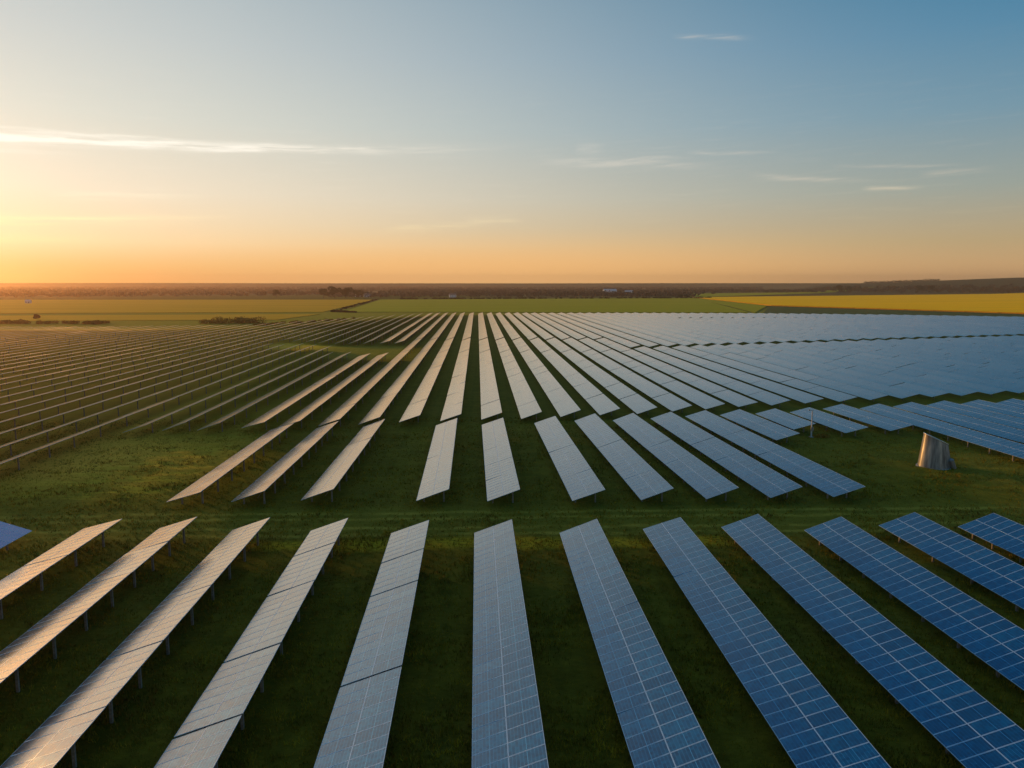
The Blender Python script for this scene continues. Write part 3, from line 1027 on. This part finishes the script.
def hedge(name, label, pts, h, w, seed, mat, n_blob, leaf, cat):
    r = np.random.default_rng(seed); B = []
    for i in range(n_blob):
        tt = r.uniform(0, 1) * (len(pts) - 1); k = min(int(tt), len(pts) - 2); f = tt - k
        x = pts[k][0] * (1 - f) + pts[k + 1][0] * f + r.normal(0, w * .3); y = pts[k][1] * (1 - f) + pts[k + 1][1] * f + r.normal(0, w * .5)
        hh = h * r.uniform(.55, 1.1)
        B.append((x, y, float(height(x, y)) + hh * .45, hh * 1.1, hh * 1.1, hh * .55))
    me = leafy_mesh(name, B, 90, leaf, seed); o = link(name, me, (mat,)); tag(o, label, cat)


hedge('bush', 'sunlit yellow brown bush beside the left end of the panel field', [(-186, 492), (-150, 500)], 4.2, 5, 41, M_BUSH, 34, .38, 'bush')
hedge('hedge', 'dark brown hedge along the field edge at far left', [(-330, 500), (-258, 492), (-246, 490)], 2.2, 6, 42, foliage_mat('hedge_leaf', (.12, .07, .015), (.20, .12, .022)), 70, .4, 'hedge')
hedge('hedge', 'low dark hedge running up between the two green fields', [(-120, 680), (-142, 695), (-181, 1230)], 1.6, 3, 43, M_TREE, 120, .4, 'hedge')
hedge('hedge', 'long low hedge behind the green field up to the yellow one', [(-150, 1262), (100, 1300), (400, 1345)], 3.0, 4, 44, M_TREE, 130, .6, 'hedge')
hedge('bush', 'low brown scrub by the top left corner of the panel field', [(-150, 470), (-120, 500), (-96, 560)], 1.5, 8, 45, M_BUSH, 40, .3, 'bush')
hedge('bush', 'dry stalks beside the pole at the end of a blue table', [(54.8, 121.6), (56.2, 121.0)], .7, .6, 46, M_BUSH, 6, .10, 'bush')

M_WHITE = mat_simple('white_render', (0.72, 0.70, 0.66), .8, 0, .06)
M_ROOF = mat_simple('roof_tile', (0.22, 0.13, 0.10), .8, 0, .2)
M_ROOFL = mat_simple('pale_roof_sheet', (0.6, 0.6, 0.58), .5, .2, .08)
M_GLASS = mat_simple('window_glass', (0.03, 0.035, 0.04), .12, 0, .1)


def house(px, d, L, W, H, label, rot=0.0, roof=M_ROOF, cat='house'):
    x, y = px_pos(px, d); z = float(height(x, y))
    root = bpy.data.objects.new('house', None); COL.objects.link(root); root.location = (x, y, z); root.rotation_euler = (0, 0, R(rot))
    tag(root, label, cat)
    mb = MB(); mb.box(-L / 2, L / 2, -W / 2, W / 2, -.5, H)
    rh = W * .32
    mb.raw([(-L / 2, -W / 2, H), (-L / 2, W / 2, H), (-L / 2, 0, H + rh - .05), (L / 2, -W / 2, H), (L / 2, W / 2, H), (L / 2, 0, H + rh - .05)], [(0, 2, 1, 1), (3, 4, 5, 5)][:0] or [(0, 1, 4, 3)])
    me = mb.mesh('wall'); me.materials.append(M_WHITE)
    bm = bmesh.new(); bm.from_mesh(me)
    for xs in (-L / 2, L / 2):
        vs = [bm.verts.new(p) for p in ((xs, -W / 2, H), (xs, W / 2, H), (xs, 0, H + rh - .05))]; bm.faces.new(vs)
    bm.to_mesh(me); bm.free(); link('wall', me, (), root)
    o = .35
    V = [(-L / 2 - o, -W / 2 - o, H - o * .6), (L / 2 + o, -W / 2 - o, H - o * .6), (L / 2 + o, 0, H + rh), (-L / 2 - o, 0, H + rh), (-L / 2 - o, W / 2 + o, H - o * .6), (L / 2 + o, W / 2 + o, H - o * .6)]
    V += [(a, b, c + .2) for a, b, c in V]
    me = np_mesh('roof', V, [(0, 3, 2, 1), (3, 4, 5, 2), (6, 7, 8, 9), (9, 8, 11, 10), (0, 1, 7, 6), (5, 4, 10, 11), (1, 2, 8, 7), (2, 5, 11, 8), (3, 0, 6, 9), (4, 3, 9, 10)])
    me.materials.append(roof); link('roof', me, (), root)
    n = max(2, int(L / 4))
    for i in range(n):
        xx = -L / 2 + L * (i + .5) / n
        mb = MB(); mb.box(xx - .6, xx + .6, -W / 2 - .06, -W / 2 - .003, H * .35, H * .75); me = mb.mesh('window'); me.materials.append(M_GLASS); link('window', me, (), root)


house(453, 1455, 13, 8, 5.0, 'small white farmhouse at the back edge of the green field', 10)
house(609, 1880, 32, 14, 8.5, 'large white farm building standing in the dark wood belt', 6, M_ROOFL)
house(628, 1930, 20, 10, 6, 'long pale shed to the right of large white building', -8, M_ROOFL)
house(368, 1500, 12, 8, 4.5, 'low pale farmhouse just right of the dark tree clump', 12)
house(359, 1560, 10, 7, 4.5, 'pale cottage half hidden behind the dark tree clump', -10)
house(31, 1180, 6, 5, 3.0, 'tiny white hut in the left green field', 5, M_ROOFL)


# ------------------------------------------------------------------ rough grass standing up from the ground
def grass(n, seed):
    r = np.random.default_rng(seed)
    y = 30 + 112 * r.uniform(0, 1, n) ** 1.5
    x = (r.uniform(-1, 1, n)) * (y * 0.78 + 10) + y * .03
    # patchy
    keep = (wav(x, y, 5, 12) + wav(x, y, 1.8, 13) * .7 + r.normal(0, .9, n)) > -.35
    x, y = x[keep], y[keep]; n = len(x)
    z = height(x, y)
    h = r.uniform(.08, .26, n) * (1 + .5 * np.clip(wav(x, y, 9, 14), -1, 1))
    V = np.empty((n, 3, 3, 3))
    for k in range(3):
        a = r.uniform(0, 6.28, n); w = h * .16
        lx, ly = r.normal(0, .35, n) * h, r.normal(0, .35, n) * h
        ox, oy = r.normal(0, .09, n), r.normal(0, .09, n)
        V[:, k, 0] = np.stack([x + ox + np.cos(a) * w, y + oy + np.sin(a) * w, z - .02], 1)
        V[:, k, 1] = np.stack([x + ox - np.cos(a) * w, y + oy - np.sin(a) * w, z - .02], 1)
        V[:, k, 2] = np.stack([x + ox + lx, y + oy + ly, z + h], 1)
    V = V.reshape(-1, 3); F = np.arange(len(V)).reshape(-1, 3)
    me = np_mesh('grass', V, F)
    m, t, b = new_mat('grass_blades')
    geo = t.new('ShaderNodeNewGeometry'); P = geo.outputs['Position']
    n1 = t.noise(P, .7, 3.0, .6); n2 = t.noise(P, .06, 3.0, .6)
    c = t.ramp(n1, [(0.3, (0.11, 0.080, 0.004)), (0.5, (0.24, 0.168, 0.007)), (0.7, (0.48, 0.31, 0.014))])
    c = t.mix(t.mul(t.sstep(n2, .52, .68), .5), c, (0.10, 0.08, 0.02, 1))
    t.put(b.inputs['Base Color'], c); b.inputs['Roughness'].default_value = .8; b.inputs['Specular IOR Level'].default_value = .15
    o = link('grass', me, (m,)); tag(o, 'short rough meadow grass between the rows', 'grass', None, 'stuff')


grass(230000, 51)

# ------------------------------------------------------------------ haze
hm = bpy.data.materials.new('haze'); hm.use_nodes = True
t = NT(hm.node_tree); t.n.clear()
out = t.new('ShaderNodeOutputMaterial'); pv = t.new('ShaderNodeVolumePrincipled')
pv.inputs['Color'].default_value = (0.95, 0.64, 0.44, 1)
pv.inputs['Density'].default_value = 0.000135
pv.inputs['Anisotropy'].default_value = 0.82
t.l.new(pv.outputs[0], out.inputs['Volume'])
mb = MB(); mb.box(-4500, 4500, -400, 4400, -25, 72)
me = mb.mesh('haze'); me.materials.append(hm); o = link('haze', me); tag(o, 'thin evening haze over the plain', 'haze', None, 'stuff')
